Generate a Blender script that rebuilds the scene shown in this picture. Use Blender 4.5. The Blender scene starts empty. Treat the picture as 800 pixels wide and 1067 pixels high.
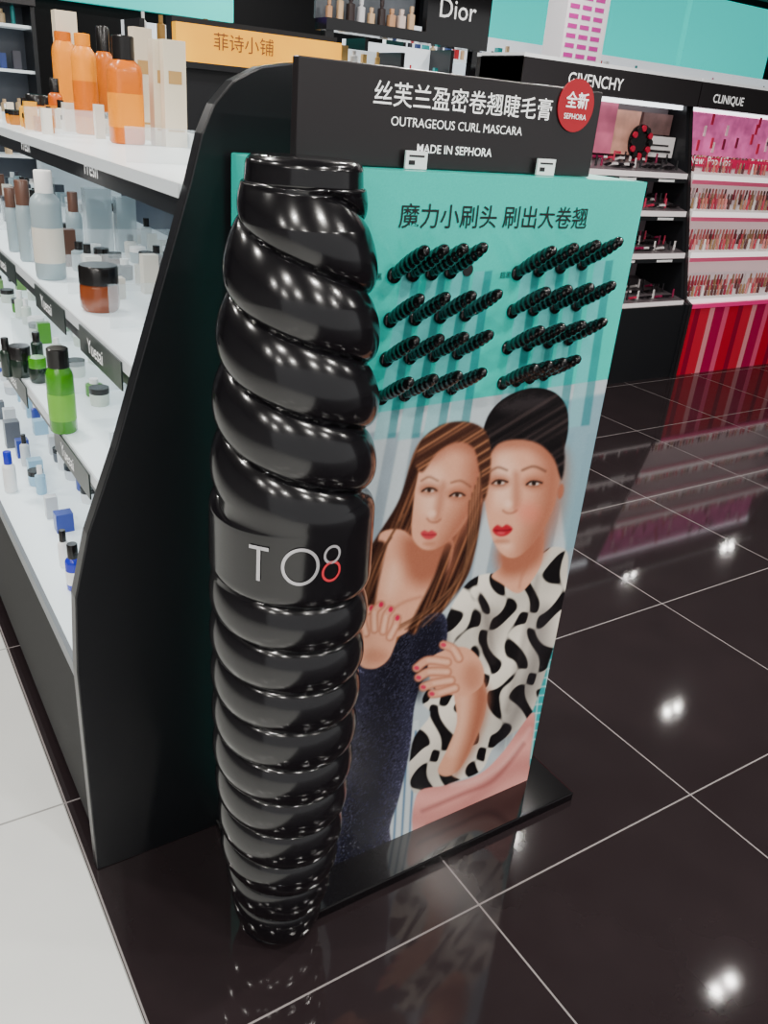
import bpy, math, random
import numpy as np
from mathutils import Vector, Matrix
random.seed(7); rng=np.random.default_rng(7)
H=1.6; F=870.0; CX,CY=400.0,533.5
# ---------- camera frame (from the vanishing points of the floor tiles) ----------
D=Vector((-160,1817,F)).normalized()
Bv=Vector((-620,0,F)); Bv.y=-(D.x*Bv.x+D.z*Bv.z)/D.y; Bv.normalize()
Av=Bv.cross(-D); Av.normalize()
if Av.x<0: Av=-Av
def ray(x,y):
    p=Vector((x-CX,y-CY,F)); return p.dot(Av),p.dot(Bv),-p.dot(D)
def at_y(x,y,Y):
    a,b,c=ray(x,y); t=Y/b; return a*t,H+c*t        # -> X,Z
def at_z(x,y,Z):
    a,b,c=ray(x,y); t=(Z-H)/c; return a*t,b*t      # -> X,Y
def lin(c):
    return tuple(((v/255)/12.92 if v/255<=0.04045 else ((v/255+0.055)/1.055)**2.4) for v in c)
# ---------- materials ----------
_m={}
def mat(name,rgb,rough=0.5,metal=0.0,emit=0.0,coat=0.0,alpha=1.0,trans=0.0,noise=0.0,nscale=20,spec=0.5):
    if name in _m: return _m[name]
    m=bpy.data.materials.new(name); m.use_nodes=True; nt=m.node_tree; b=nt.nodes['Principled BSDF']
    c=lin(rgb)
    b.inputs['Base Color'].default_value=(*c,1); b.inputs['Roughness'].default_value=rough
    b.inputs['Metallic'].default_value=metal; b.inputs['Coat Weight'].default_value=coat
    b.inputs['Coat Roughness'].default_value=0.06
    b.inputs['Alpha'].default_value=alpha; b.inputs['Transmission Weight'].default_value=trans
    b.inputs['Specular IOR Level'].default_value=spec
    if emit>0:
        b.inputs['Emission Color'].default_value=(*c,1); b.inputs['Emission Strength'].default_value=emit
    if noise>0:
        tc=nt.nodes.new('ShaderNodeTexCoord'); n=nt.nodes.new('ShaderNodeTexNoise'); n.inputs['Scale'].default_value=nscale
        mx=nt.nodes.new('ShaderNodeMix'); mx.data_type='RGBA'
        mx.inputs[6].default_value=(*[v*(1-noise) for v in c],1); mx.inputs[7].default_value=(*[min(1,v*(1+noise)) for v in c],1)
        nt.links.new(tc.outputs['Object'],n.inputs['Vector']); nt.links.new(n.outputs['Fac'],mx.inputs[0]); nt.links.new(mx.outputs[2],b.inputs['Base Color'])
        if emit>0: nt.links.new(mx.outputs[2],b.inputs['Emission Color'])
    _m[name]=m; return m
BLK=mat('black_gloss',(14,13,15),0.08,coat=0.5)
PANEL=mat('black_satin_laminate',(22,23,26),0.3,noise=0.1,spec=.35)
SIGNB=mat('sign_black',(28,24,26),0.3)
WHITE=mat('white_paint',(240,240,240),0.4)
WLIT=mat('lit_white_acrylic',(228,240,244),0.25,emit=0.32)
GREY=mat('grey_metal',(120,125,130),0.35,metal=0.3)
DARK=mat('dark_cabinet',(14,14,16),0.6,noise=0.1,spec=.15)
TEAL=mat('teal_board',(22,184,170),0.3)
# ---------- mesh builder ----------
class MB:
    def __init__(s): s.v=[];s.f=[];s.m=[];s.mats=[]
    def mi(s,m):
        if m not in s.mats: s.mats.append(m)
        return s.mats.index(m)
    def add(s,v,f,m):
        o=len(s.v); s.v+= [tuple(x) for x in v]; s.f+=[tuple(i+o for i in q) for q in f]; s.m+=[s.mi(m)]*len(f)
    def box(s,a,b,m,M=None):
        x0,y0,z0=a;x1,y1,z1=b
        v=[(x0,y0,z0),(x1,y0,z0),(x1,y1,z0),(x0,y1,z0),(x0,y0,z1),(x1,y0,z1),(x1,y1,z1),(x0,y1,z1)]
        if M: v=[M@Vector(p) for p in v]
        s.add(v,[(3,2,1,0),(4,5,6,7),(0,1,5,4),(1,2,6,5),(2,3,7,6),(3,0,4,7)],m)
    def lathe(s,c,prof,m,seg=20,M=None,sq=None):
        v=[];n=len(prof)
        for r,z in prof:
            for k in range(seg):
                t=2*math.pi*k/seg; cx,sy=math.cos(t),math.sin(t)
                if sq:
                    e=sq; cx=math.copysign(abs(cx)**e,cx); sy=math.copysign(abs(sy)**e,sy)
                p=Vector((r*cx,r*sy,z))
                if M: p=M@p
                v.append((p.x+c[0],p.y+c[1],p.z+c[2]))
        f=[]
        for i in range(n-1):
            for k in range(seg):
                k2=(k+1)%seg; f.append((i*seg+k,i*seg+k2,(i+1)*seg+k2,(i+1)*seg+k))
        f.append(tuple(reversed(range(seg)))); f.append(tuple((n-1)*seg+k for k in range(seg)))
        s.add(v,f,m)
    def prism(s,pts,axis,a,b,m):
        def P(p,t): return {'x':(t,p[0],p[1]),'y':(p[0],t,p[1]),'z':(p[0],p[1],t)}[axis]
        n=len(pts); v=[P(p,a) for p in pts]+[P(p,b) for p in pts]
        f=[tuple(range(n)),tuple(reversed(range(n,2*n)))]+[(i,(i+1)%n+0,(i+1)%n+n,i+n) for i in range(n)]
        s.add(v,f,m)
    def obj(s,name,parent=None,smooth=False,bevel=0,angle=40):
        me=bpy.data.meshes.new(name); me.from_pydata(s.v,[],s.f)
        for m in s.mats: me.materials.append(m)
        me.polygons.foreach_set('material_index',s.m)
        import bmesh
        bm=bmesh.new(); bm.from_mesh(me); bmesh.ops.recalc_face_normals(bm,faces=bm.faces); bm.to_mesh(me); bm.free()
        if smooth:
            me.shade_smooth()
            try: me.set_sharp_from_angle(angle=math.radians(angle))
            except Exception: pass
        o=bpy.data.objects.new(name,me); bpy.context.collection.objects.link(o)
        if parent: o.parent=parent
        if bevel:
            b=o.modifiers.new('bevel','BEVEL'); b.width=bevel; b.segments=2; b.limit_method='ANGLE'
        return o
def empty(name):
    e=bpy.data.objects.new(name,None); bpy.context.collection.objects.link(e); e.empty_display_size=0.1; return e
def text(name,body,m,X0,X1,Z,Y,parent,bold=0.0,height=None,rot=(math.pi/2,0,0)):
    cu=bpy.data.curves.new(name,'FONT'); cu.body=body; cu.size=1; cu.extrude=0; cu.offset=bold
    cu.align_x='LEFT'; cu.align_y='BOTTOM_BASELINE'; cu.resolution_u=3
    o=bpy.data.objects.new(name,cu); bpy.context.collection.objects.link(o)
    bpy.context.view_layer.update()
    w=max(o.dimensions.x,1e-3); h=max(o.dimensions.y,1e-3)
    s=(X1-X0)/w; sy=s if height is None else height/h
    o.scale=(s,sy,1); o.rotation_euler=rot; o.location=(X0,Y,Z); cu.materials.append(m)
    if parent: o.parent=parent
    return o
# ================= FLOOR / ROOM =================
def tile_mat(name,c1,c2,gc,rough,ox,oy,T=0.73,gw=0.0055,spec=0.5):
    m=bpy.data.materials.new(name); m.use_nodes=True; nt=m.node_tree; b=nt.nodes['Principled BSDF']
    tc=nt.nodes.new('ShaderNodeTexCoord'); sp=nt.nodes.new('ShaderNodeSeparateXYZ'); nt.links.new(tc.outputs['Object'],sp.inputs[0])
    outs=[]
    for ax,o in (('X',ox),('Y',oy)):
        a=nt.nodes.new('ShaderNodeMath'); a.operation='SUBTRACT'; a.inputs[1].default_value=o-gw/2-T*100; nt.links.new(sp.outputs[ax],a.inputs[0])
        q=nt.nodes.new('ShaderNodeMath'); q.operation='MODULO'; q.inputs[1].default_value=T; nt.links.new(a.outputs[0],q.inputs[0])
        l=nt.nodes.new('ShaderNodeMath'); l.operation='LESS_THAN'; l.inputs[1].default_value=gw; nt.links.new(q.outputs[0],l.inputs[0]); outs.append(l)
    mxx=nt.nodes.new('ShaderNodeMath'); mxx.operation='MAXIMUM'; nt.links.new(outs[0].outputs[0],mxx.inputs[0]); nt.links.new(outs[1].outputs[0],mxx.inputs[1])
    n=nt.nodes.new('ShaderNodeTexNoise'); n.inputs['Scale'].default_value=6; n.inputs['Detail'].default_value=6; nt.links.new(tc.outputs['Object'],n.inputs['Vector'])
    x1=nt.nodes.new('ShaderNodeMix'); x1.data_type='RGBA'; x1.inputs[6].default_value=(*lin(c1),1); x1.inputs[7].default_value=(*lin(c2),1); nt.links.new(n.outputs['Fac'],x1.inputs[0])
    x2=nt.nodes.new('ShaderNodeMix'); x2.data_type='RGBA'; x2.inputs[7].default_value=(*lin(gc),1); nt.links.new(mxx.outputs[0],x2.inputs[0]); nt.links.new(x1.outputs[2],x2.inputs[6])
    nt.links.new(x2.outputs[2],b.inputs['Base Color'])
    r=nt.nodes.new('ShaderNodeMapRange'); r.inputs['To Min'].default_value=rough; r.inputs['To Max'].default_value=0.6; nt.links.new(mxx.outputs[0],r.inputs['Value']); nt.links.new(r.outputs[0],b.inputs['Roughness'])
    b.inputs['Specular IOR Level'].default_value=spec
    return m
bx=0.262
fb=MB(); fb.box((bx,-4,-0.06),(13,11,0),tile_mat('dark_polished_tile',(30,24,26),(40,33,35),(124,118,118),0.06,0.996,0.938,gw=.0042,spec=.42))
fb.box((-6,-4,-0.06),(bx,11,0),tile_mat('white_polished_tile',(210,212,210),(220,222,219),(140,140,138),0.2,0.262,0.938))
fb.obj('floor')
w=MB(); w.box((-6,10.9,0),(13,11,3.4),mat('wall_dark',(50,48,52),0.6,noise=0.1)); w.obj('wall_back')
w=MB(); w.box((12.9,-4,0),(13,10.9,3.4),mat('wall_grey',(120,118,120),0.6,noise=0.05)); w.obj('wall_right')
w=MB(); w.box((-6.1,-4,0),(-6,11,3.4),_m['wall_grey']); w.obj('wall_left')
w=MB(); w.box((-6.1,-4,3.4),(13,11,3.5),mat('ceiling_paint',(105,101,100),0.8,noise=0.05)); w.obj('ceiling')
# ================= DISPLAY STAND =================
stand=empty('mascara_display_stand')
X0,X1,Y0,Y1,ZT=0.595,1.337,1.17,1.415,1.52
b=MB(); b.box((X0,Y0+0.0015,0.026),(X1,Y1,ZT),TEAL); b.obj('box_body',stand,bevel=0.003)
b=MB(); b.box((0.56,1.077,0.0),(1.419,1.425,0.026),BLK); b.obj('base_plate',stand,bevel=0.003)
# --- printed front panel, artwork traced onto the panel as a colour attribute
step=0.0016
nx=int((X1-X0)/step)+1; nz=int((ZT-0.026)/step)+1
gx=np.linspace(X0,X1,nx); gz=np.linspace(0.026,ZT,nz)
GX,GZ=np.meshgrid(gx,gz); GX=GX.ravel(); GZ=GZ.ravel()
vx=GX*Av.x+Y0*Bv.x-(GZ-H)*D.x; vy=GX*Av.y+Y0*Bv.y-(GZ-H)*D.y; vz=GX*Av.z+Y0*Bv.z-(GZ-H)*D.z
U=CX+F*vx/vz; V=CY+F*vy/vz
COL=np.zeros((len(U),3))
COL[:]=(30,192,178)
def crom(pts,n=6):
    P=np.array(pts,float); out=[]; N=len(P)
    for i in range(N):
        p0,p1,p2,p3=P[i-1],P[i],P[(i+1)%N],P[(i+2)%N]
        for k in range(n):
            t=k/n; out.append(0.5*((2*p1)+(-p0+p2)*t+(2*p0-5*p1+4*p2-p3)*t*t+(-p0+3*p1-3*p2+p3)*t**3))
    return np.array(out)
def paint(pts,color,soft=0.9,smooth=True,alpha=1.0):
    P=crom(pts) if smooth else np.array(pts,float)
    lo=P.min(0)-soft-1; hi=P.max(0)+soft+1
    idx=np.where((U>lo[0])&(U<hi[0])&(V>lo[1])&(V<hi[1]))[0]
    if len(idx)==0: return
    x=U[idx];y=V[idx]; d=np.full(len(idx),1e9); ins=np.zeros(len(idx),bool)
    for i in range(len(P)):
        ax,ay=P[i-1];bx_,by_=P[i]; ex,ey=bx_-ax,by_-ay; L=ex*ex+ey*ey+1e-9
        t=np.clip(((x-ax)*ex+(y-ay)*ey)/L,0,1); d=np.minimum(d,(x-ax-t*ex)**2+(y-ay-t*ey)**2)
        c=((ay>y)!=(by_>y))
        with np.errstate(divide='ignore',invalid='ignore'):
            xi=(bx_-ax)*(y-ay)/(by_-ay if by_!=ay else 1e-9)+ax
        ins^=(c&(x<xi))
    sd=np.where(ins,np.sqrt(d),-np.sqrt(d))
    a=np.clip(0.5+sd/(2*soft),0,1); a=a*a*(3-2*a)*alpha
    c=color(x,y) if callable(color) else np.array(color,float)[None,:]
    COL[idx]=COL[idx]*(1-a[:,None])+c*a[:,None]
def stroke(pts,w,color,soft=0.7,alpha=1.0):
    P=np.array(pts,float)
    if len(P)>2:
        Q=[]
        for i in range(len(P)-1):
            p0=P[max(i-1,0)];p1=P[i];p2=P[i+1];p3=P[min(i+2,len(P)-1)]
            for k in range(6):
                t=k/6; Q.append(0.5*((2*p1)+(-p0+p2)*t+(2*p0-5*p1+4*p2-p3)*t*t+(-p0+3*p1-3*p2+p3)*t**3))
        Q.append(P[-1]); P=np.array(Q)
    lo=P.min(0)-w-2; hi=P.max(0)+w+2
    idx=np.where((U>lo[0])&(U<hi[0])&(V>lo[1])&(V<hi[1]))[0]
    x=U[idx];y=V[idx]; d=np.full(len(idx),1e9)
    for i in range(len(P)-1):
        ax,ay=P[i]; ex,ey=P[i+1]-P[i]; L=ex*ex+ey*ey+1e-9
        t=np.clip(((x-ax)*ex+(y-ay)*ey)/L,0,1); d=np.minimum(d,np.hypot(x-ax-t*ex,y-ay-t*ey)-w/2)
    a=np.clip(0.5-d/(2*soft),0,1)*alpha
    c=color(x,y) if callable(color) else np.array(color,float)[None,:]
    COL[idx]=COL[idx]*(1-a[:,None])+c*a[:,None]
def ell(cx,cy,rx,ry,ang=0,n=14):
    a=math.radians(ang); return [(cx+rx*math.cos(t)*math.cos(a)-ry*math.sin(t)*math.sin(a),cy+rx*math.cos(t)*math.sin(a)+ry*math.sin(t)*math.cos(a)) for t in [2*math.pi*k/n for k in range(n)]]
# backdrop
paint([(200,458),(640,394),(640,1000),(200,1000)],(180,192,198),smooth=False)
for xx in range(372,650,26):
    paint([(xx+6,452),(xx+19,450),(xx-18,640),(xx-30,640)],(122,138,150),smooth=False,alpha=.7,soft=1.5)
paint([(586,418),(640,408),(620,560),(590,575),(580,500)],(120,156,170),smooth=False,alpha=.9,soft=3)
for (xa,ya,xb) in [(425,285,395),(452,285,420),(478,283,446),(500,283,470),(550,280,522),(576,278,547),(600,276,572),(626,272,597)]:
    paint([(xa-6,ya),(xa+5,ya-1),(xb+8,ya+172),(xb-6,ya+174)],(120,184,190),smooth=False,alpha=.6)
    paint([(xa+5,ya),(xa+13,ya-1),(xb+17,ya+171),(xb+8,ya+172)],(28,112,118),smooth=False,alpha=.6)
def hair(base,hi,fx,fy,fr):
    base=np.array(base,float);hi=np.array(hi,float)
    def f(x,y):
        s=(x*fx+y*fy); k=0.5+0.5*np.sin(s*fr+2*np.sin(s*0.13)+0.03*y); k=k*(0.6+0.4*np.sin(s*fr*2.7+1))
        return base+(hi-base)*np.clip(k,0,1)[:,None]
    return f
def zebra(x,y):
    a=np.sin(0.23*x+0.06*y+2.4*np.sin(0.10*y+0.02*x)+1.2); b_=np.sin(0.15*y-0.12*x+2.2*np.sin(0.13*x+0.5))
    k=np.clip((a*0.9+b_*0.75-0.12)*4,0,1)
    sh=1-0.16*(0.5+0.5*np.sin(0.05*x+0.06*y))[:,None]
    return (np.array((234,226,212))[None,:]*(1-k[:,None])+np.array((20,18,20))[None,:]*k[:,None])*sh
paint([(548,742),(560,700),(575,655),(640,650),(640,900),(530,900)],(40,156,160),smooth=False)
for k in range(0,14): stroke([(540,655+k*9),(590,650+k*9)],1.1,(205,228,226))
for k in range(0,8): stroke([(592-k*7,640),(574-k*7,790)],1.1,(205,228,226))
paint([(400,760),(436,750),(440,900),(395,900)],(196,206,210),smooth=False)
for k in range(4): stroke([(409+k*8,762),(402+k*8,880)],2.2,(88,120,150))
paint([(494,602),(518,598),(540,610),(556,588),(572,571),(590,574),(591,600),(586,640),(578,670),(567,705),(556,738),(545,756),(515,778),(502,802),(478,813),(431,826),(429,775),(448,745),(440,728),(462,690),(464,650),(476,622)],zebra)
paint([(556,640),(575,640),(560,710),(530,770),(520,770),(545,700)],(50,45,50),soft=12,alpha=.45)
paint([(500,640),(520,640),(515,680),(505,690)],(60,50,50),soft=10,alpha=.3)
stroke([(560,600),(552,640),(540,690),(528,740)],3,(70,62,62),soft=4,alpha=.35)
stroke([(500,620),(510,660),(514,690)],3,(70,62,62),soft=4,alpha=.3)
def pink(x,y):
    k=0.5+0.5*np.sin(0.16*(y+0.45*x)+1.5*np.sin(0.05*x)); return np.array((200,130,124))[None,:]+k[:,None]*np.array((26,26,24))
paint([(434,828),(465,818),(500,806),(525,782),(556,742),(552,790),(548,830),(500,870),(436,880)],pink)
stroke([(440,845),(480,828),(515,812),(545,775)],2.0,(150,86,84),soft=3)
stroke([(445,860),(490,845),(535,822)],2.0,(150,86,84),soft=3)
stroke([(470,818),(500,812),(530,790),(552,760)],3,(236,186,178),soft=3,alpha=.6)
SK=(216,156,128); SKD=(156,94,72); SKL=(240,196,172)
# neck of the right woman
paint([(524,565),(562,545),(566,575),(560,596),(541,618),(522,608),(512,600),(524,588)],SK)
paint([(520,568),(560,548),(566,578),(545,598),(522,598)],SKD,soft=9,alpha=1)
stroke([(548,590),(543,602),(541,612)],2,SKD,soft=2,alpha=.5)
# hair bun
HD=hair((12,9,11),(52,42,42),.5,.8,.35)
paint([(502,470),(504,445),(514,425),(532,411),(556,404),(578,409),(590,424),(592,447),(586,474),(580,486),(560,462),(540,455),(520,460),(508,474)],HD)
paint([(520,425),(545,412),(570,414),(560,424),(535,430)],(70,62,64),soft=8,alpha=.5)
# right face
paint([(507,470),(522,458),(545,453),(568,458),(583,472),(583,500),(577,528),(566,551),(551,571),(537,581),(524,578),(514,564),(508,543),(505,520),(504,495)],SK,soft=1.2)
paint([(566,464),(588,476),(584,530),(566,568),(540,586),(546,556),(560,520)],SKD,soft=15,alpha=.9)
paint([(504,470),(520,458),(560,455),(582,470),(575,480),(545,468),(518,472),(508,482)],SKD,soft=7,alpha=.8)
paint(ell(524,500,13,27,3),SKL,soft=13,alpha=.75)
paint(ell(527,569,7,4.5,5),SKL,soft=6,alpha=.5)
paint([(503,470),(507,452),(520,440),(550,436),(578,445),(588,470),(585,500),(577,478),(562,463),(540,458),(520,462),(509,474)],HD,soft=2)
paint(ell(584,512,3.2,8,10),SKD,soft=1.6)
stroke([(511,491),(519,487),(528,490)],2.0,(70,46,38),soft=1.2,alpha=.7); stroke([(544,490),(556,486),(568,491)],2.2,(70,46,38),soft=1.2,alpha=.7)
for ex,ey in ((520,503),(556,504)):
    paint(ell(ex,ey-1,11,7),SKD,soft=5,alpha=.8)
    paint(ell(ex,ey,5.4,1.9,0),(206,192,184),soft=1); paint(ell(ex,ey-.2,2.4,2.2),(34,22,18),soft=.8)
    stroke([(ex-7.5,ey+1),(ex-3,ey-2.2),(ex+3,ey-2.4),(ex+8.5,ey-.8)],1.8,(22,14,14),soft=.9); stroke([(ex-6,ey+2.4),(ex,ey+3.2),(ex+6,ey+2)],.8,(90,56,46),soft=.9,alpha=.6)
paint([(534,495),(541,495),(542,524),(535,530)],SKD,soft=5,alpha=.6)
paint(ell(529,525,4,4),SKL,soft=3,alpha=.8)
stroke([(524,532),(528,534.5),(534,534.5),(538,532)],1.4,(134,78,62),soft=1.4,alpha=.85)
paint([(513,552),(518,547),(523,549),(528,546.5),(534,551),(529,557),(522,559),(516,557)],(168,30,44),soft=1.3); stroke([(515,552.5),(523,553),(532,552)],1.0,(96,14,26),soft=.9); paint(ell(522,555.5,4,1.4),(214,90,98),soft=1.4,alpha=.6)
paint(ell(523,564,8,2.2),SKD,soft=3,alpha=.6)
paint(ell(550,534,11,10),(216,112,92),soft=9,alpha=.5)
# left woman: hair mass
HL=hair((42,22,17),(140,90,62),.9,.35,.5)
paint([(430,474),(443,454),(466,441),(492,441),(508,454),(510,485),(503,525),(497,565),(488,598),(472,622),(452,648),(428,668),(402,672),(382,662),(374,622),(378,585),(392,560),(416,520)],HL,soft=1.5)
def glit(x,y):
    r=rng.random(len(x)); k=np.where(r>0.95,1.0,np.where(r>0.8,.3,0.04)); sh=(0.55+0.45*np.sin(0.055*x+0.5+0.01*y))[:,None]
    return (np.array((30,30,46))[None,:]+k[:,None]*np.array((130,130,160)))*(.5+.8*sh)
paint([(356,705),(378,692),(402,684),(420,660),(443,642),(462,640),(466,662),(458,690),(442,706),(432,735),(427,780),(416,830),(406,862),(404,900),(330,910),(345,860),(360,800)],glit)
paint([(440,650),(462,645),(464,670),(450,700),(436,730),(430,700)],(8,8,14),soft=8,alpha=.6)
# neck and shoulder
paint([(396,556),(418,552),(438,564),(470,560),(468,590),(452,612),(444,636),(422,660),(398,664),(386,644),(390,608),(394,580)],SK,soft=1.4)
paint([(420,560),(466,560),(468,592),(444,610),(424,600)],SKD,soft=12,alpha=1)
paint(ell(408,604,8,18,10),SKL,soft=10,alpha=.5)
stroke([(402,640),(420,628),(438,622)],1.4,SKD,soft=2.5,alpha=.7)
stroke([(396,570),(386,615),(383,655)],13,HL,soft=2); stroke([(466,570),(458,600),(442,632),(430,656)],10,HL,soft=2)
# left face
paint([(441,476),(455,458),(476,448),(496,451),(505,468),(503,495),(495,524),(482,548),(466,565),(450,573),(437,570),(429,557),(430,532),(434,502)],SK,soft=1.3)
paint([(492,460),(509,490),(498,532),(476,563),(452,579),(464,550),(482,515)],SKD,soft=15,alpha=.95)
paint([(440,480),(456,460),(480,450),(500,458),(496,472),(470,470),(450,482)],SKD,soft=8,alpha=.8)
paint(ell(450,512,11,25,12),SKL,soft=12,alpha=.7)
paint([(432,480),(443,455),(466,441),(492,441),(508,454),(511,490),(504,522),(499,490),(493,467),(476,461),(456,471),(440,492)],hair((56,31,24),(150,100,70),.5,.8,.6),soft=2)
stroke([(439,501),(447,497),(456,501)],1.9,(96,60,46),soft=1.2,alpha=.7); stroke([(470,503),(480,501),(490,507)],1.9,(96,60,46),soft=1.2,alpha=.7)
for ex,ey in ((447,511),(476,516)):
    paint(ell(ex,ey-1,10,6.5),SKD,soft=5,alpha=.8)
    paint(ell(ex,ey,5,1.7,6),(204,188,180),soft=1); paint(ell(ex,ey,2.2,2.0),(46,30,24),soft=.8)
    stroke([(ex-7.5,ey+1),(ex-2,ey-2.2),(ex+4,ey-2),(ex+8,ey+.3)],1.7,(24,16,14),soft=.9)
paint([(458,505),(465,507),(459,537),(452,541)],SKD,soft=5,alpha=.6); paint(ell(450,535,4,3.6),SKL,soft=3,alpha=.8)
stroke([(445,540.5),(449,544),(455,544),(459,541)],1.3,(134,78,62),soft=1.4,alpha=.85)
paint([(438,556),(442,552.5),(446,554),(450,552.5),(455,556.5),(450,561.5),(443,561.5)],(184,60,68),soft=1.2); stroke([(440,557),(447,557.5),(454,557)],.9,(116,26,38),soft=.9)
paint(ell(447,566.5,6,2),SKD,soft=3,alpha=.55)
for k in range(9):
    stroke([(501-k*1.5,490+k*4),(496-k*2,560+k*5),(478-k*5,615+k*3),(446-k*6,652+k)],1.5,(150,104,74) if k%2 else (56,34,25),soft=.9,alpha=.65)
for k in range(5): stroke([(424-k*4,528+k*8),(402-k*4,570+k*5),(386-k*1,610),(382-k,650)],1.4,(132,88,62) if k%2 else (48,29,22),soft=.9,alpha=.65)
# left hand
paint([(374,652),(378,642),(390,640),(404,648),(413,660),(410,676),(402,690),(388,697),(374,690)],SK)
for a_,b_,c_ in (((381,660),(378,642),(387,634)),((390,656),(390,638),(397,630)),((399,658),(402,642),(407,635)),((406,664),(412,652),(414,644))):
    stroke([a_,b_,c_],8.2,SKD,soft=1.2); stroke([a_,b_,c_],6.2,SK,soft=1.2); stroke([a_,b_],2,SKL,soft=1.5,alpha=.7); paint(ell(c_[0],c_[1],2.2,2.9,20),(190,20,68),soft=.7)
stroke([(385,690),(378,678),(376,664)],7,SK,soft=1); paint(ell(392,684,12,8),SKD,soft=7,alpha=.45)
# right arm + hand
paint([(474,716),(498,704),(507,722),(504,748),(493,776),(480,800),(466,809),(456,803),(466,780),(476,752)],SK)
paint([(497,706),(509,722),(505,750),(492,782),(474,808),(486,770),(492,740)],SKD,soft=8,alpha=.95)
stroke([(482,730),(480,755),(470,785)],5,SKL,soft=5,alpha=.5)
paint([(446,690),(462,678),(482,674),(496,682),(504,698),(502,714),(488,724),(470,724),(452,716)],SK)
paint(ell(492,705,10,14),SKD,soft=8,alpha=.5)
for a_,b_,c_ in (((466,690),(446,688),(434,696)),((466,700),(447,700),(436,706)),((470,709),(452,712),(441,716)),((474,717),(458,722),(450,723)),((478,686),(472,676),(462,672))):
    stroke([a_,b_,c_],9.2,SKD,soft=1.2); stroke([a_,b_,c_],7.0,SK,soft=1.2); stroke([a_,b_],2.4,SKL,soft=1.6,alpha=.6); paint(ell(c_[0],c_[1],2.8,2.2,10),(194,50,80),soft=.7)
C3=COL.reshape(nz,nx,3)
kern=np.exp(-0.5*(np.arange(-2,3)/0.8)**2); kern/=kern.sum()
def blur(a,ax):
    o=np.zeros_like(a)
    for k,wt in zip(range(-2,3),kern): o+=wt*np.roll(a,k,axis=ax)
    return o
Bl=blur(blur(C3,0),1); zl=int((1.10-0.026)/step); C3[2:zl,2:-2]=Bl[2:zl,2:-2]
C3+=rng.normal(0,2.2,(nz,nx,1))
COL=C3.reshape(-1,3)
me=bpy.data.meshes.new('printed_front_panel')
n=nx*nz; me.vertices.add(n); co=np.stack([GX,np.full(n,Y0),GZ],1).astype(np.float32); me.vertices.foreach_set('co',co.ravel())
i=np.arange(nx-1)[None,:]+np.arange(nz-1)[:,None]*nx; i=i.ravel()
q=np.stack([i,i+1,i+1+nx,i+nx],1); nf=len(q)
me.loops.add(nf*4); me.loops.foreach_set('vertex_index',q.ravel().astype(np.int32))
me.polygons.add(nf); me.polygons.foreach_set('loop_start',(np.arange(nf)*4).astype(np.int32)); me.update(calc_edges=True)
ca=me.color_attributes.new('Print','FLOAT_COLOR','POINT')
c=np.clip(COL/255,0,1); c=np.where(c<=0.04045,c/12.92,((c+0.055)/1.055)**2.4)
ca.data.foreach_set('color',np.concatenate([c,np.ones((n,1))],1).astype(np.float32).ravel())
pm=bpy.data.materials.new('printed_board'); pm.use_nodes=True; nt=pm.node_tree; bb=nt.nodes['Principled BSDF']
an=nt.nodes.new('ShaderNodeAttribute'); an.attribute_name='Print'; nt.links.new(an.outputs['Color'],bb.inputs['Base Color']); bb.inputs['Roughness'].default_value=0.22; bb.inputs['Specular IOR Level'].default_value=.35
me.materials.append(pm); po=bpy.data.objects.new('printed_front_panel',me); bpy.context.collection.objects.link(po); po.parent=stand
# --- header sign
SX0,SX1,SZ0,SZ1,SY=0.617,1.232,1.521,1.664,1.22
b=MB(); b.box((SX0,SY,SZ0),(SX1,SY+0.02,SZ1),SIGNB); b.obj('header_sign',stand,bevel=0.002)
TW=mat('text_white',(250,250,250),0.5,emit=0.35); TB=mat('text_black',(12,16,18),0.5)
def ptext(name,body,m,pa,pb,Y,parent,height=None,bold=0.0,off=0.0012):
    xa,za=at_y(pa[0],pa[1],Y); xb,zb=at_y(pb[0],pb[1],Y)
    return text(name,body,m,xa,xb,(za+zb)/2,Y-off,parent,bold=bold,height=height)
ptext('sign_title','丝芙兰盈密卷翘睫毛膏',TW,(387,113),(573,118),SY,stand,bold=0.004)
ptext('sign_subtitle','OUTRAGEOUS CURL MASCARA',TW,(406,135),(543,137),SY,stand)
ptext('sign_brand','MADE IN SEPHORA',TW,(433,160),(511,162),SY,stand,bold=0.01)
ptext('panel_slogan','魔力小刷头 刷出大卷翘',TB,(414,238),(610,234),Y0,stand,bold=0.006)
ptext('panel_note','纯黑',TB,(384,292),(397,291),Y0,stand); ptext('panel_note','超黑',TB,(520,290),(531,289),Y0,stand)
RED=mat('red_sticker',(160,14,32),0.35)
cx,cz=at_y(599,110,SY)
b=MB(); b.lathe((cx,SY-0.001,cz),[(0.043,0),(0.043,0.002)],RED,seg=40,M=Matrix.Rotation(math.pi/2,3,'X').to_4x4()); b.obj('round_sticker',stand)
text('sticker_title','全新',TW,cx-0.027,cx+0.027,cz-0.002,SY-0.0042,stand,bold=0.015)
text('sticker_brand','SEPHORA',TW,cx-0.027,cx+0.027,cz-0.022,SY-0.0042,stand)
for (px,py) in ((432,181),(567,182)):
    x,_=at_y(px,py,SY-0.01); b=MB(); b.box((x-0.021,SY-0.012,1.521),(x+0.021,SY-0.008,1.548),WHITE)
    b.box((x-0.015,SY-0.0125,1.527),(x-0.003,SY-0.0119,1.534),SIGNB); b.box((x-0.015,SY-0.0125,1.539),(x+0.015,SY-0.0119,1.542),SIGNB); b.obj('price_tag',stand)
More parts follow.
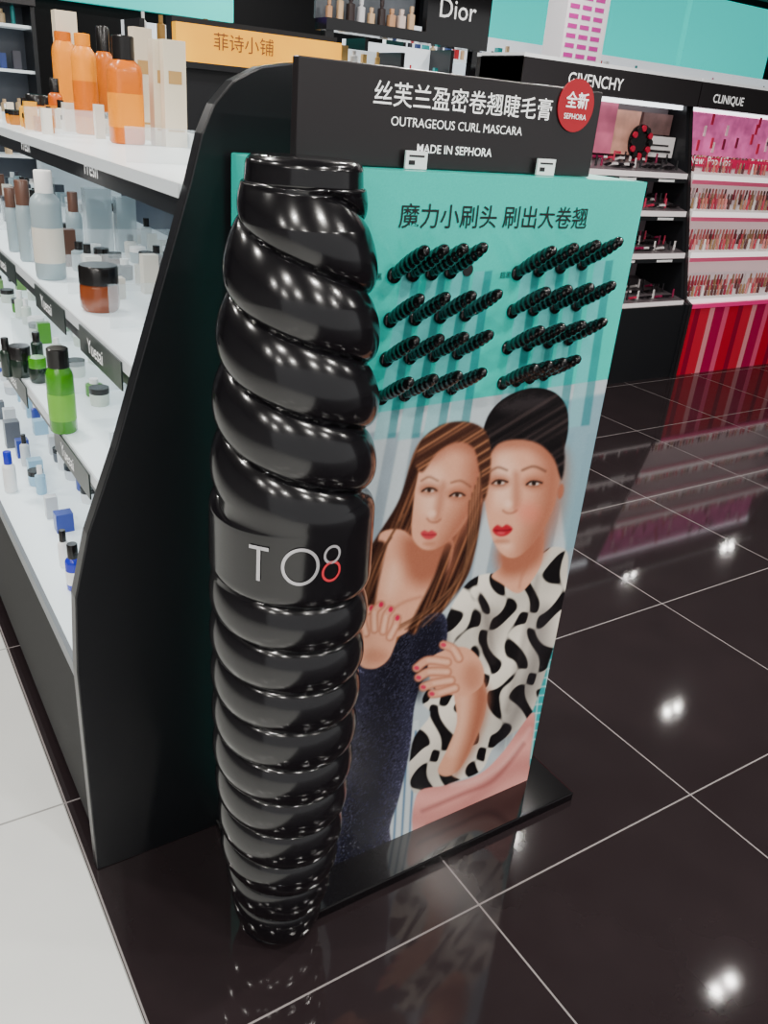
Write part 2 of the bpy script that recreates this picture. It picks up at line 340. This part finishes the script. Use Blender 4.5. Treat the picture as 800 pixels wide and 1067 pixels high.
b=MB(); hx,hz=at_y(487,281,Y0); b.lathe((hx,Y0-0.001,hz),[(0.011,0),(0.011,0.001)],TB,seg=24,M=Matrix.Rotation(math.pi/2,3,'X').to_4x4()); b.obj('locator_dot',stand)
# --- giant twisted mascara
def interp(z,tab): return np.interp(z,[t[0] for t in tab],[t[1] for t in tab])
PL=mat('moulded_black_plastic',(14,13,16),0.17,coat=0.15)
def giant():
    NT,NZ=160,1000
    z=np.linspace(0.026,1.535,NZ); th=np.linspace(0,2*math.pi,NT,endpoint=False)
    Z,T=np.meshgrid(z,th,indexing='ij')
    prof=interp(Z,[(0.026,.086),(0.10,.100),(0.25,.121),(0.5,.135),(0.8,.139),(1.0,.137),(1.2,.130),(1.35,.119),(1.45,.104),(1.500,.088),(1.501,.084),(1.525,.082),(1.530,.080),(1.535,.074)])
    up=Z/0.105+2*T/(2*math.pi)+0.25; lo=Z/0.085+1*T/(2*math.pi)
    w=np.clip((Z-1.01)/0.03,0,1)*np.clip((1.503-Z)/0.01,0,1); wl=np.clip((0.91-Z)/0.03,0,1)
    def h(ph):
        f=ph-np.floor(ph); return np.sin(math.pi*f**0.8)**0.55
    Rr=prof*(1-0.19*w*(1-h(up))-0.14*wl*(1-h(lo)))
    cxx,cyy=0.580,1.118
    x=cxx+Rr*np.cos(T); y=cyy+Rr*np.sin(T)
    v=np.stack([x,y,Z],2).reshape(-1,3)
    i=(np.arange(NZ-1)[:,None]*NT+np.arange(NT)[None,:]); j=(np.arange(NZ-1)[:,None]*NT+(np.arange(NT)[None,:]+1)%NT)
    q=np.stack([i,j,j+NT,i+NT],2).reshape(-1,4)
    me=bpy.data.meshes.new('giant_mascara'); me.from_pydata(v.tolist(),[],q.tolist()+[list(range(NT))[::-1],[(NZ-1)*NT+k for k in range(NT)]])
    me.shade_smooth(); me.set_sharp_from_angle(angle=math.radians(60)); me.materials.append(PL)
    o=bpy.data.objects.new('giant_mascara',me); bpy.context.collection.objects.link(o); o.parent=stand
giant()
cen=(0.580,1.118)
SIL=mat('silver_print',(190,188,192),0.3,metal=0.4)
def ring(name,ang,z,r,w,m):
    b=MB(); N=36; R=0.1392
    for k in range(N):
        vs=[]
        for (t,rr) in ((k,r),(k+1,r),(k+1,r-w),(k,r-w)):
            a=2*math.pi*t/N; s=rr*math.cos(a); zz=z+rr*1.1*math.sin(a); th=ang+s/R
            vs.append((cen[0]+R*math.cos(th),cen[1]+R*math.sin(th),zz))
        b.add(vs,[(0,1,2,3)],m)
    return b.obj(name,stand)
ZL=0.962
ring('logo_ring',math.radians(-111),ZL,0.030,0.005,SIL)
ring('logo_ring',math.radians(-90),ZL+.016,0.015,0.004,SIL); ring('logo_ring',math.radians(-90),ZL-.014,0.017,0.004,mat('logo_red',(190,50,60),0.3))
b=MB()
for (s0,s1,z0,z1) in ((-0.003,0.003,-.03,.03),(-0.016,0.016,.024,.030)):
    vs=[(cen[0]+0.1398*math.cos(math.radians(-138)+s/0.139),cen[1]+0.1398*math.sin(math.radians(-138)+s/0.139),ZL+z) for s,z in ((s0,z0),(s1,z0),(s1,z1),(s0,z1))]
    b.add(vs,[(0,1,2,3)],SIL)
b.obj('logo_letter',stand)
# --- testers
b=MB(); TP=mat('tester_black',(12,12,14),0.2,coat=.25)
def tester(x,z,m=TP):
    root=Vector((x,Y0-0.001,z)); d=Vector((0.0,-0.086,0.056)).normalized(); L=0.104
    up=Vector((1,0,0)); v2=d.cross(up).normalized(); NT=16;NL=40; vs=[]
    for k in range(NL):
        t=k/(NL-1)
        r=0.0112*(0.74+0.38*math.sin(math.pi*min(1,t*1.05))**0.7)*(1 if t<.93 else math.sqrt(max(.02,1-((t-.93)/.072)**2)))
        for j in range(NT):
            a=2*math.pi*j/NT; f=(t*7.5+2*a/(2*math.pi))%1; rr=r*(0.76+0.24*math.sin(math.pi*f)**.6)
            p=root+d*(L*t)+up*(rr*math.cos(a))+v2*(rr*math.sin(a)); vs.append(p)
    fs=[(k*NT+j,k*NT+(j+1)%NT,(k+1)*NT+(j+1)%NT,(k+1)*NT+j) for k in range(NL-1) for j in range(NT)]
    fs+=[tuple(reversed(range(NT))),tuple((NL-1)*NT+j for j in range(NT))]
    b.add(vs,fs,m)
    b.lathe((x,Y0-0.0005,z),[(0.0135,0),(0.0135,0.004),(0.011,0.006)],m,seg=18,M=Matrix.Rotation(math.pi/2,3,'X').to_4x4())
for row in [((407,284),(466,280)),((403,331),(482,325)),((399,372),(474,365)),((394,412),(468,402)),((536,282),(604,272)),((531,322),(598,315)),((526,360),(590,351)),((521,397),(564,388))]:
    (xa,ya),(xb,yb)=row; n=4
    for k in range(n):
        X,Z=at_y(xa+(xb-xa)*k/(n-1),ya+(yb-ya)*k/(n-1),Y0); tester(X+0.006,Z-0.004)
b.obj('mascara_testers',stand,smooth=True,angle=70)
# ================= SKINCARE GONDOLA =================
gon=empty('skincare_shelf_gondola')
prof=[(0.279,0.0),(0.276,0.55),(0.286,0.72),(0.318,0.85),(0.379,1.01),(0.468,1.281),(0.530,1.47),(0.551,1.545),(0.572,1.590),(0.606,1.627),(0.655,1.652),(0.713,1.663),(1.20,1.663),(1.27,1.652),(1.32,1.625),(1.36,1.58),(1.385,1.5),(1.42,1.3),(1.47,1.0),(1.52,0.7),(1.53,0.55),(1.53,0)]
b=MB(); b.prism(prof,'y',1.43,1.465,PANEL); b.obj('end_panel',gon,bevel=0.003)
YE=4.6
b=MB()
b.box((0.93,1.466,0),(0.96,YE,1.50),mat('gondola_back_lit',(205,216,222),0.4,emit=0.12))
for (y0,y1,z0,z1,c) in ((1.55,1.95,1.20,1.40,(40,60,90)),(2.0,2.5,1.19,1.41,(196,205,208)),(2.6,3.2,1.19,1.41,(60,70,86)),(1.5,2.1,.92,1.10,(30,70,52)),(2.2,2.9,.92,1.1,(190,200,200)),(1.6,2.4,.6,.85,(150,175,190)),(2.5,3.3,.6,.85,(60,90,120))):
    b.box((0.926,y0,z0),(0.93,y1,z1),mat('back_graphic_%d'%c[0],c,.4,noise=.3,nscale=12))
b.box((0.29,1.466,0.06),(0.93,YE,0.50),DARK); b.box((0.32,1.466,0),(0.93,YE,0.06),PANEL)
b.box((0.278,1.466,0.515),(0.93,YE,0.548),mat('grey_edge',(110,116,122),0.35)); b.box((0.287,1.466,0.549),(0.92,YE,0.553),WLIT)
b.box((0.284,1.466,0.50),(0.29,YE,0.515),PANEL)
b.obj('cabinet_base',gon)
SH=[(0.375,0.90),(0.430,1.15),(0.525,1.462)]
LED=mat('led_strip',(245,250,255),0.4,emit=3.0)
RAIL=mat('label_rail',(24,26,30),0.3)
for (xf,z) in SH:
    b=MB(); b.box((xf,1.466,z-0.020),(0.93,YE,z),WLIT); b.box((xf-0.004,1.466,z-0.022),(xf,YE,z+0.002),mat('shelf_edge',(205,212,216),.3,emit=.1))
    b.box((xf+0.01,1.466,z-0.058),(xf+0.022,YE,z-0.022),RAIL)
    b.box((xf+0.05,1.47,z-0.030),(xf+0.07,YE,z-0.022),LED); b.obj('shelf',gon)
b=MB()
for (xf,z,ys) in ((0.43,1.15,(1.52,1.95,2.5)),(0.375,.9,(1.6,2.2))):
    for y in ys: b.box((xf-0.008,y,z-0.06),(xf-0.005,y+.3,z-0.004),mat('shelf_talker',(40,50,48),.3))
b.obj('shelf_talkers',gon)
for (xf,z),ys in (((0.525,1.462),(2.0,2.7,3.4)),((0.430,1.15),(1.62,2.05,2.6)),((0.375,.9),(1.7,2.3))):
    for y in ys:
        o=text('rail_brand','Yuesai' if z<1.3 else 'Fresh',TW,0,0.11,z-0.048,y,gon,rot=(math.pi/2,0,-math.pi/2)); o.location=((xf+0.0085 if z>1.3 else xf-.0095),y+0.13,z-0.045)
ACR=mat('clear_acrylic',(225,235,240),0.05,alpha=0.22)
b=MB()
for (xf,z,hh,ys) in ((0.525,1.462,0.07,(1.9,2.9)),(0.43,1.15,0.09,(1.75,2.1,2.5,3.1)),(0.375,.9,.08,(1.6,2.1,2.6))):
    for y in ys: b.box((xf+0.04,y,z),(0.90,y+0.004,z+hh),ACR)
b.obj('acrylic_dividers',gon)
def size_at(x,y0,y1,z):
    X,Y=at_z(x,y1,z); a,bq,c=ray(x,y0); t=Y/bq; return X,Y,H+c*t-z
AMB=mat('amber_liquid',(190,84,0),0.25,coat=.2); YEL=mat('yellow_pack',(232,136,0),0.4,spec=.3); ORG=mat('orange_bottle',(206,102,0),0.3,coat=.1,spec=.3)
CAPB=mat('cap_black',(20,18,18),0.25); FRO=mat('frosted_glass',(150,166,172),0.3); BRN=mat('brown_cap',(96,66,54),0.3)
GRN=mat('green_bottle',(62,140,14),0.2,coat=.3); BLU=mat('blue_bottle',(30,40,180),0.2); DGR=mat('dark_green_jar',(22,40,30),0.2,coat=.3); CREAM=mat('cream_box',(218,204,180),0.5); LBL=mat('label_cream',(214,208,196),0.5)
placed=[]
def bottle(name,px,y0,y1,z,wpx,body,cap,capf=0.25,neck=0.5,sq=None,label=None,dx=0):
    X,Y,h=size_at(px,y0,y1,z); X+=dx; a,bq,c=ray(px,y1); r=wpx/2*(Y/bq)
    placed.append((z,X,Y,r)); z=z+0.0008; b=MB(); hb=h*(1-capf)
    b.lathe((X,Y,z),[(r*.9,0),(r,h*.02),(r,hb*.86),(r*.93,hb*.93),(r*neck,hb)],body,24,sq=sq)
    b.lathe((X,Y,z+hb),[(r*neck*1.05,0),(r*neck*1.05,h*capf*.95),(r*neck*.95,h*capf)],cap,24)
    if label: b.lathe((X,Y,z),[(r*1.01,hb*.2),(r*1.012,hb*.21),(r*1.012,hb*.6),(r*1.01,hb*.61)],label,24,sq=sq)
    return b.obj(name,smooth=True)
Z1,Z2,Z3,Z4=1.462,1.15,0.90,0.553
def jar(name,px,y0,y1,z,wpx,body,lid):
    X,Y,h=size_at(px,y0,y1,z); a,bq,c=ray(px,y1); r=wpx/2*(Y/bq); placed.append((z,X,Y,r)); z+=.0008; b=MB()
    b.lathe((X,Y,z),[(r*.85,0),(r*.97,h*.08),(r,h*.3),(r*.97,h*.55),(r*.9,h*.6)],body,28)
    b.lathe((X,Y,z+h*.6),[(r*.98,0),(r*.98,h*.36),(r*.92,h*.4)],lid,28); return b.obj(name,smooth=True)
bottle('toner_bottle',133,38,150,Z1,33,ORG,CAPB,.22,.62,sq=.6,label=YEL)
bottle('toner_bottle',92,36,140,Z1,24,YEL,YEL,.12,.6,label=ORG)
bottle('toner_bottle',112,28,130,Z1,20,ORG,CAPB,.25,.6)
bottle('toner_bottle',72,34,130,Z1,22,YEL,ORG,.1,.7,sq=.6)
bottle('serum_bottle',60,82,131,Z1,14,AMB,CAPB,.3,.6)
jar('cream_jar',42,99,125,Z1,26,AMB,CAPB)
b=MB()
for (px,pyb,wpx,pyt) in ((170,152,22,42),(195,154,24,44),(218,150,20,38),(238,140,20,34),(262,128,20,40),(286,122,16,44)):
    X,Y,h=size_at(px,pyt,pyb,Z1); r=wpx/2*Y/ray(px,pyb)[1]*0.95; placed.append((Z1,X,Y,r))
    if X+r>0.925: X=0.925-r
    b.box((X-r,Y-r*.7,Z1+.0006),(X+r,Y+r*.7,Z1+h),CREAM); b.box((X-r*.6,Y-r*.7-.001,Z1+h*.6),(X+r*.6,Y-r*.7,Z1+h*.72),mat('carton_print',(180,140,80),.5))
    b.box((X-r*.75,Y-r*.7-.001,Z1+h*.15),(X+r*.75,Y-r*.7,Z1+h*.17),mat('carton_print',(180,140,80),.5))
b.obj('skincare_cartons',bevel=.001)
bottle('serum_bottle',30,188,272,Z2,16,FRO,BRN,.3,.8); bottle('serum_bottle',16,196,262,Z2,12,FRO,BRN,.3,.8)
bottle('toner_bottle',54,178,290,Z2,30,FRO,WHITE,.2,.55,label=LBL); bottle('toner_bottle',80,200,268,Z2,16,FRO,BRN,.3,.6)
jar('cream_jar',105,276,323,Z2,40,mat('amber_brown',(130,62,30),.12,coat=.5),CAPB)
b=MB()
for (px,pyb,wpx,pyt) in ((104,262,26,196),(132,262,20,205),(150,240,22,200)):
    X,Y,h=size_at(px,pyt,pyb,Z2); r=wpx/2*Y/ray(px,pyb)[1]; placed.append((Z2,X,Y,r))
    b.box((X-r,Y-r*.6,Z2+.0006),(X+r,Y+r*.6,Z2+h),mat('clear_tester_case',(170,185,190),.08,alpha=.45)); b.box((X-r*.6,Y-r*.3,Z2+.001),(X+r*.6,Y+r*.3,Z2+h*.7),mat('case_insert',(150,165,172),.4))
b.obj('tester_cases')
bottle('lotion_bottle',67,362,449,Z3,27,GRN,CAPB,.22,.75,label=mat('green_label',(110,180,50),.3))
jar('cream_jar',23,360,392,Z3,22,DGR,CAPB); jar('cream_jar',41,372,398,Z3,18,DGR,GRN); bottle('serum_bottle',9,352,392,Z3,12,DGR,CAPB,.3,.6)
bottle('lotion_bottle',40,346,378,Z3,12,DGR,CAPB,.3,.6)
bottle('serum_bottle',79,566,613,Z4,17,BLU,CAPB,.3,.6,label=WHITE); bottle('serum_bottle',68,552,590,Z4,11,WHITE,CAPB,.3,.6)
bottle('serum_bottle',12,470,512,Z4,13,WHITE,BLU,.3,.6)
b=MB()
sets={Z1:[(206,120,0),(214,202,184),(226,160,30),(180,110,20),(230,225,215)],Z2:[(150,166,172),(96,66,54),(214,208,196),(60,64,72),(200,205,205)],Z3:[(22,50,34),(60,130,14),(200,210,200),(30,34,32),(110,150,80)],Z4:[(225,228,230),(40,60,150),(150,190,215),(200,205,210),(90,94,102)]}
for z,xs,cs in ((Z1,(0.62,0.74,0.86),sets[Z1]),(Z2,(0.56,.66,.76,.86),sets[Z2]),(Z3,(.50,.60,.70,.80,.88),sets[Z3]),(Z4,(.40,.50,.60,.70,.80,.88),sets[Z4])):
    for xi in xs:
        y=1.55 if z!=Z1 else 2.75
        while y<4.4:
            c=random.choice(cs); r=random.uniform(.013,.022); hh=random.uniform(.04,.10)
            X=xi+random.uniform(-.012,.012); Y=y
            if z==Z4 and Y<2.0 and X<.5: y+=.1; continue
            near_open=(z in (Z2,Z3) and Y<2.0 and X<.62)
            if not near_open and not any(abs(p[0]-z)<.01 and math.hypot(p[1]-X,p[2]-Y)<p[3]*1.3+r+.02 for p in placed) and random.random()<.8:
                m=mat('stock_%d_%d_%d'%c,c,.3)
                k=random.random()
                if k<.4: b.box((X-r,Y-r*.8,z+.0006),(X+r,Y+r*.8,z+hh),m)
                elif k<.7:
                    b.lathe((X,Y,z+.0006),[(r*.9,0),(r,.004),(r,hh*.65),(r*.5,hh*.72)],m,14); b.lathe((X,Y,z+hh*.72),[(r*.52,0),(r*.52,hh*.28)],CAPB if random.random()<.6 else WHITE,14)
                else:
                    b.lathe((X,Y,z+.0006),[(r*1.1,0),(r*1.2,.01),(r*1.2,.03)],m,16); b.lathe((X,Y,z+.0306),[(r*1.22,0),(r*1.22,.014)],CAPB if random.random()<.5 else WHITE,16)
            y+=random.uniform(.065,.10)
b.obj('skincare_stock',gon,smooth=True)
# ================= MAKEUP COUNTERS (right) =================
def counter(name,xa,xb,title,kind):
    e=empty(name)
    trim=MB(); side=[(3.9,0),(3.9,0.53),(3.96,0.56),(4.27,1.80),(4.22,1.83),(4.22,1.96),(4.62,1.96),(4.62,0)]
    for x in (xa,xb-0.03): trim.prism(side,'x',x,x+0.03,PANEL if kind=='dark' else mat('warm_black',(32,28,30),.3))
    trim.obj('side_panels',e)
    b=MB(); x0,x1=xa+0.03,xb-0.03
    if kind=='dark':
        b.box((x0,3.91,0),(x1,4.6,0.53),PANEL)
    else:
        n=int((x1-x0)/0.055); cols=[(190,14,44),(225,80,120),(170,8,70),(228,140,150),(200,30,54),(140,8,44)]
        for k in range(n):
            c=cols[(k*5+k//3)%6]; b.box((x0+k*(x1-x0)/n,3.91,0),(x0+(k+1)*(x1-x0)/n,4.6,0.50),mat('stripe_%d'%cols.index(c),c,.25))
        b.box((x0,3.90,0.50),(x1,4.6,0.53),mat('pink_trim',(225,40,120),.3,emit=.2))
    b.obj('base_cabinet',e)
    bk=MB(); slope=lambda z: 3.96+(z-0.56)*(4.27-3.96)/(1.80-0.56)
    bkm=mat('counter_back_dark',(110,98,102),.4,emit=.1) if kind=='dark' else mat('counter_back_lit',(232,205,205),.4,emit=.35)
    bk.box((x0,4.42,0.53),(x1,4.44,1.84),bkm)
    rows=[0.545,0.86,1.13,1.37]
    for z in rows:
        y=slope(z); m=mat('tray_dark',(84,76,80),.3) if kind=='dark' else mat('tray_white',(232,226,228),.3,emit=.1)
        bk.prism([(y-0.02,z-0.02),(y-0.02,z+0.015),(4.42,z+0.10),(4.42,z-0.02)],'x',x0,x1,m)
        bk.box((x0,y-0.026,z-0.022),(x1,y-0.0205,z+0.012),mat('strip_lit',(245,238,238),.4,emit=.8) if kind!='dark' else mat('strip_dim',(215,205,205),.4,emit=.5))
        bk.box((x0,y-0.03,z-0.05),(x1,y-0.02,z-0.022),PANEL if kind=='dark' else mat('pink_strip',(222,90,130),.3))
        if kind=='dark':
            for k in range(4): bk.box((x0+.08+k*.38,y-0.031,z-0.045),(x0+.24+k*.38,y-0.0301,z-0.03),WHITE)
    bk.box((xa,4.21,1.80),(xb,4.66,1.955),SIGNB); bk.box((x0,4.30,1.775),(x1,4.33,1.80),LED); bk.box((xa,4.215,1.955),(xb,4.66,1.975),mat('header_top_lit',(225,228,230),.4,emit=.25))
    bk.obj('tray_unit',e)
    if kind=='dark': w_=.47; xm=xb-0.98
    else: w_=.33; xm=xa+.30
    text('brand_letters',title,TW,xm-w_/2,xm+w_/2,1.84,4.207,e,bold=.006)
    pp=MB()
    if kind=='dark':
        pp.box((x0+0.02,4.33,1.47),(xb-0.62,4.35,1.78),mat('photo_mauve',(170,84,110),.4,emit=.4,noise=.6,nscale=7))
        pp.box((xb-0.60,4.36,1.47),(xb-0.36,4.38,1.74),mat('photo_portrait',(206,150,132),.4,emit=.3,noise=.5,nscale=9))
        pp.box((xb-0.33,4.30,1.47),(xb-0.04,4.32,1.60),mat('compact_white',(225,220,220),.3)); pp.box((xb-0.33,4.36,1.61),(xb-0.04,4.38,1.74),mat('brow_strip',(120,90,88),.4,noise=.6,nscale=16))
        pp.box((xb-0.30,4.296,1.50),(xb-0.07,4.2995,1.515),SIGNB); pp.box((xb-0.28,4.296,1.54),(xb-0.10,4.2995,1.55),SIGNB)
    else:
        pp.box((x0+0.03,4.30,1.50),(x1-0.03,4.32,1.78),mat('photo_pink',(228,90,150),.4,emit=.5,noise=.75,nscale=11))
        pp.box((x0,4.25,1.43),(x1,4.27,1.49),mat('magenta_band',(190,12,74),.4,emit=.3))
        text('promo_text',"New. Pop Lips",TW,x0+0.05,x0+0.50,1.445,4.248,e)
        for k in range(26):
            xx=x0+.08+random.random()*(x1-x0-.2); zz=1.52+random.random()*.2
            pp.box((xx,4.293,zz),(xx+.02,4.2995,zz+.07),mat('lip_print_%d'%(k%3),((200,30,70),(250,210,220),(120,20,50))[k%3],.4),)
    pp.obj('photo_panel',e)
    pr=MB()
    for ri,z in enumerate(rows):
        y=slope(z); x=x0+0.04
        while x<x1-0.05:
            for dep in (0.03,0.13,0.22):
                yy=y+dep; zz=z+0.02+0.085*(dep/ (4.42-y))
                if kind=='dark':
                    w=random.choice((.022,.03,.045)); c=random.choice(((20,18,20),(30,26,30),(120,20,60),(196,190,190),(24,20,24),(170,40,70)))
                    m=mat('makeup_%d_%d_%d'%c,c,.2)
                    R=Matrix.Translation((x,yy,zz+.004))@Matrix.Rotation(math.radians(-18),4,'X')
                    if random.random()<.55: pr.box((-w/2,-.03,0),(w/2,.03,.014),m,R)
                    else: pr.lathe((x,yy,zz),[(.008,0),(.008,.03),(.0065,.031),(.0065,.06)],m,10)
                else:
                    c=random.choice(((190,60,76),(214,130,128),(190,120,104),(150,40,64),(225,215,212),(150,116,84),(90,50,50)))
                    m=mat('makeup_%d_%d_%d'%c,c,.25)
                    if random.random()<.85: pr.lathe((x,yy,zz-.003),[(.010,0),(.010,.035),(.0075,.036),(.0075,.065),(.005,.075)],m,10)
            x+=0.052 if kind=='dark' else .037
    pr.obj('products',e,smooth=True)
    if kind=='dark':
        c=MB()
        for k in range(12):
            a=2*math.pi*k/12; c.lathe((xb-.40+.085*math.cos(a),4.28,1.555+.085*math.sin(a)),[(.02,0),(.02,.012)],mat('compact_red',(170,16,50),.3) if k%2 else CAPB,14,M=Matrix.Rotation(math.pi/2,3,'X').to_4x4())
        c.lathe((xb-.40,4.295,1.555),[(.11,0),(.11,.01)],CAPB,30,M=Matrix.Rotation(math.pi/2,3,'X').to_4x4())
        c.box((xb-.41,4.285,1.44),(xb-.39,4.295,1.50),CAPB)
        c.obj('compact_wheel',e,smooth=True)
counter('makeup_display_counter',3.58,5.15,'GIVENCHY','dark')
counter('makeup_display_counter',5.16,7.4,'CLINIQUE','light')
# ---------- rows behind ----------
def fixture_row(name,xa,xb,y,ztop,items,body,litm,header=None,step_=.3):
    e=empty(name)
    b=MB(); b.box((xa,y,0),(xb,y+.5,.8),body); b.box((xa,y+.4,.8),(xb,y+.46,ztop),litm)
    b.box((xa,y+.02,.8),(xb,y+.4,.815),WLIT)
    for x in (xa,xb-.03): b.box((x,y+.1,.815),(x+.03,y+.4,ztop),body)
    zs=[.815]; z=1.05
    while z<ztop-.1:
        b.box((xa,y+.12,z),(xb,y+.4,z+.02),WLIT); zs.append(z+.02); z+=step_
    if header: b.box((xa,y+.05,ztop),(xb,y+.5,ztop+.16),header)
    b.obj('shelving',e); b=MB()
    for z in zs:
        x=xa+.06
        while x<xb-.08:
            h=random.uniform(.06,min(.18,step_-.06)); r=random.uniform(.015,.03); c=random.choice(items); m=mat('pack_%d_%d_%d'%c,c,.3)
            if random.random()<.5: b.box((x-r,y+.22-r,z),(x+r,y+.22+r,z+h),m)
            else: b.lathe((x,y+.22,z),[(r,0),(r,h*.7),(r*.5,h*.75),(r*.5,h)],m,12)
            x+=random.uniform(.07,.11)
    b.obj('stock',e)
    return e
LITW=mat('backlit_panel',(225,232,238),.5,emit=.6); TEALLED=mat('teal_led',(14,196,186),.4,emit=1.1)
I1=[(240,240,240),(60,60,70),(210,180,140),(220,120,150),(40,60,120),(30,150,150),(180,30,40),(230,230,235)]
fixture_row('skincare_wall_fixture',3.75,4.6,6.2,2.1,I1,PANEL,LITW,None,.26)
fixture_row('skincare_wall_fixture',4.75,11.0,7.2,2.36,I1,PANEL,LITW,None,.26)
fixture_row('skincare_wall_fixture',-1.6,1.6,7.4,2.1,I1,PANEL,mat('dim_panel',(70,75,85),.5),SIGNB)
fixture_row('fragrance_fixture',1.75,3.6,5.4,1.98,[(220,190,150),(240,210,190),(200,160,90),(240,240,240),(160,120,60)],PANEL,LITW,None,.26)
YD=5.15
x0,_=at_y(338,20,YD); x1,_=at_y(508,20,YD); xm,_=at_y(442,20,YD); _,z0=at_y(420,42,YD); _,zs=at_y(420,30,YD)
dz=empty('perfume_brand_unit')
b=MB(); b.box((x0,YD-.03,z0),(x1,YD+.12,zs),BLK); b.box((xm,YD-.03,zs),(x1,YD+.02,z0+.36),BLK); b.box((x0,YD+.12,zs),(xm,YD+.14,z0+.36),mat('perfume_back',(90,96,104),.4,noise=.5,nscale=8))
b.box((x0+.02,YD+.02,0),(x0+.08,YD+.08,z0),BLK); b.box((x1-.08,YD+.02,0),(x1-.02,YD+.08,z0),BLK); b.obj('header_and_posts',dz)
xa,za=at_y(456,17,YD-.03); xb,_=at_y(494,17,YD-.03); text('brand_name','Dior',TW,xa,xb,za,YD-.033,dz)
b=MB(); x=x0+.05
while x<xm-.05:
    r=random.uniform(.018,.03); h=random.uniform(.09,.16); c=random.choice(((225,190,150),(235,215,205),(60,50,50),(210,160,120),(230,230,235))); m=mat('perfume_%d'%c[0],c,.15)
    b.lathe((x,YD+.04,zs+.0005),[(r,0),(r,h*.65),(r*.4,h*.7),(r*.4,h*.75),(r*.55,h*.76),(r*.55,h)],m,14,sq=.6); x+=.075
b.obj('perfume_bottles',dz,smooth=True)
b=MB(); b.box((6.2,8.6,2.36),(8.05,8.7,3.3),TEALLED); b.box((8.15,8.6,2.36),(9.9,8.7,3.3),TEALLED); b.box((10.0,8.6,2.36),(11.8,8.7,3.3),TEALLED)
b.box((5.9,8.7,0),(12.2,8.8,3.4),PANEL); b.obj('teal_led_screen')
b=MB(); b.box((1.2,9.2,2.3),(3.9,9.3,3.2),TEALLED); b.box((-1.2,9.2,2.25),(0.6,9.3,2.8),mat('purple_screen',(100,74,150),.4,emit=.8)); b.box((-2,9.3,0),(5.8,9.4,3.4),DARK); b.obj('teal_led_screen')
yb=empty('yellow_lightbox_gondola'); YY=4.8
xa,z1=at_y(183,22,YY); xb,z2=at_y(357,30,YY); _,z3=at_y(270,72,YY)
b=MB(); b.box((xa,YY,z3),(xb,YY+.06,z1-.0),mat('yellow_lightbox',(246,160,6),.4,emit=.9,noise=.35,nscale=3)); b.box((xa,YY+.06,0),(xb,YY+.15,z1+.03),PANEL); b.box((xa,YY-.01,z3-.03),(xb,YY+.06,z3),PANEL)
b.obj('lightbox',yb)
ta,tz=at_y(222,50,YY); tb,_=at_y(284,52,YY); text('lightbox_text','菲诗小铺',mat('lightbox_ink',(120,60,10),.5),ta,tb,tz,YY-.003,yb)
b=MB(); xa,za=at_y(577,48,6.4); xb,_=at_y(620,48,6.4); b.box((xa,6.3,0),(xb,6.55,2.75),mat('white_column',(226,220,225),.4,emit=.25))
for k in range(9):
    z=2.02+k*.075
    for j in range(3): b.box((xa+.03+j*(xb-xa)/3.4,6.295,z),(xa+.03+(j+.75)*(xb-xa)/3.4,6.299,z+.035),mat('pink_letters',(190,50,150),.4))
b.obj('promotional_column')
b=MB(); b.box((-1.2,6.2,0),(.2,6.8,2.4),DARK)
for k in range(8):
    for j in range(3): b.box((-1.15+j*.45,6.18,.3+k*.25),(-.75+j*.45,6.2,.5+k*.25),PANEL if (k+j)%2 else mat('drawer_grey',(70,72,78),.4))
b.obj('drawer_cabinet')
# ================= LIGHTS =================
spots=[(6.13,3.76,1),(4.13,1.64,1),(7.8,5.86,1),(9.68,5.81,1)]
for x in (-3,-1,1.2,3.0):
    for y in (-2.5,-0.9,): spots.append((x,y,0))
spots+=[(x,y,0) for x,y in [(-1.6,1.4),(-1.6,3.4),(0.2,2.6),(2.4,2.9),(2.2,0.9),(5.6,-1),(3.6,3.3),(5.4,5.4),(2.4,6.4),(-1,5.6),(4.0,8)]]
fx=MB(); HS=mat('lamp_housing',(40,40,42),.4)
for i,(x,y,s_) in enumerate(spots):
    fx.box((x-.16,y-.07,3.37),(x+.16,y+.07,3.40),HS)
    for s in (-.07,.07):
        l=bpy.data.lights.new('downlight','AREA'); l.shape='DISK'; l.size=.055 if s_ else .12; l.energy=3 if s_ else 27; l.color=(1,.96,.90)
        o=bpy.data.objects.new('downlight',l); o.location=(x+s,y,3.365); bpy.context.collection.objects.link(o)
fx.obj('ceiling_lamps')
wd=bpy.data.worlds.new('World'); bpy.context.scene.world=wd; wd.use_nodes=True
wd.node_tree.nodes['Background'].inputs[0].default_value=(.85,.85,.85,1); wd.node_tree.nodes['Background'].inputs[1].default_value=.85
# ================= CAMERA =================
cd=bpy.data.cameras.new('camera'); cam=bpy.data.objects.new('camera',cd); bpy.context.collection.objects.link(cam)
R=Vector((Av.x,Bv.x,-D.x)); Up=Vector((-Av.y,-Bv.y,D.y)); Bk=Vector((-Av.z,-Bv.z,D.z))
M=Matrix((( R.x,Up.x,Bk.x,0),(R.y,Up.y,Bk.y,0),(R.z,Up.z,Bk.z,H),(0,0,0,1)))
cam.matrix_world=M; cd.sensor_fit='VERTICAL'; cd.sensor_height=36; cd.lens=F/1067*36; cd.clip_start=.02
bpy.context.scene.camera=cam
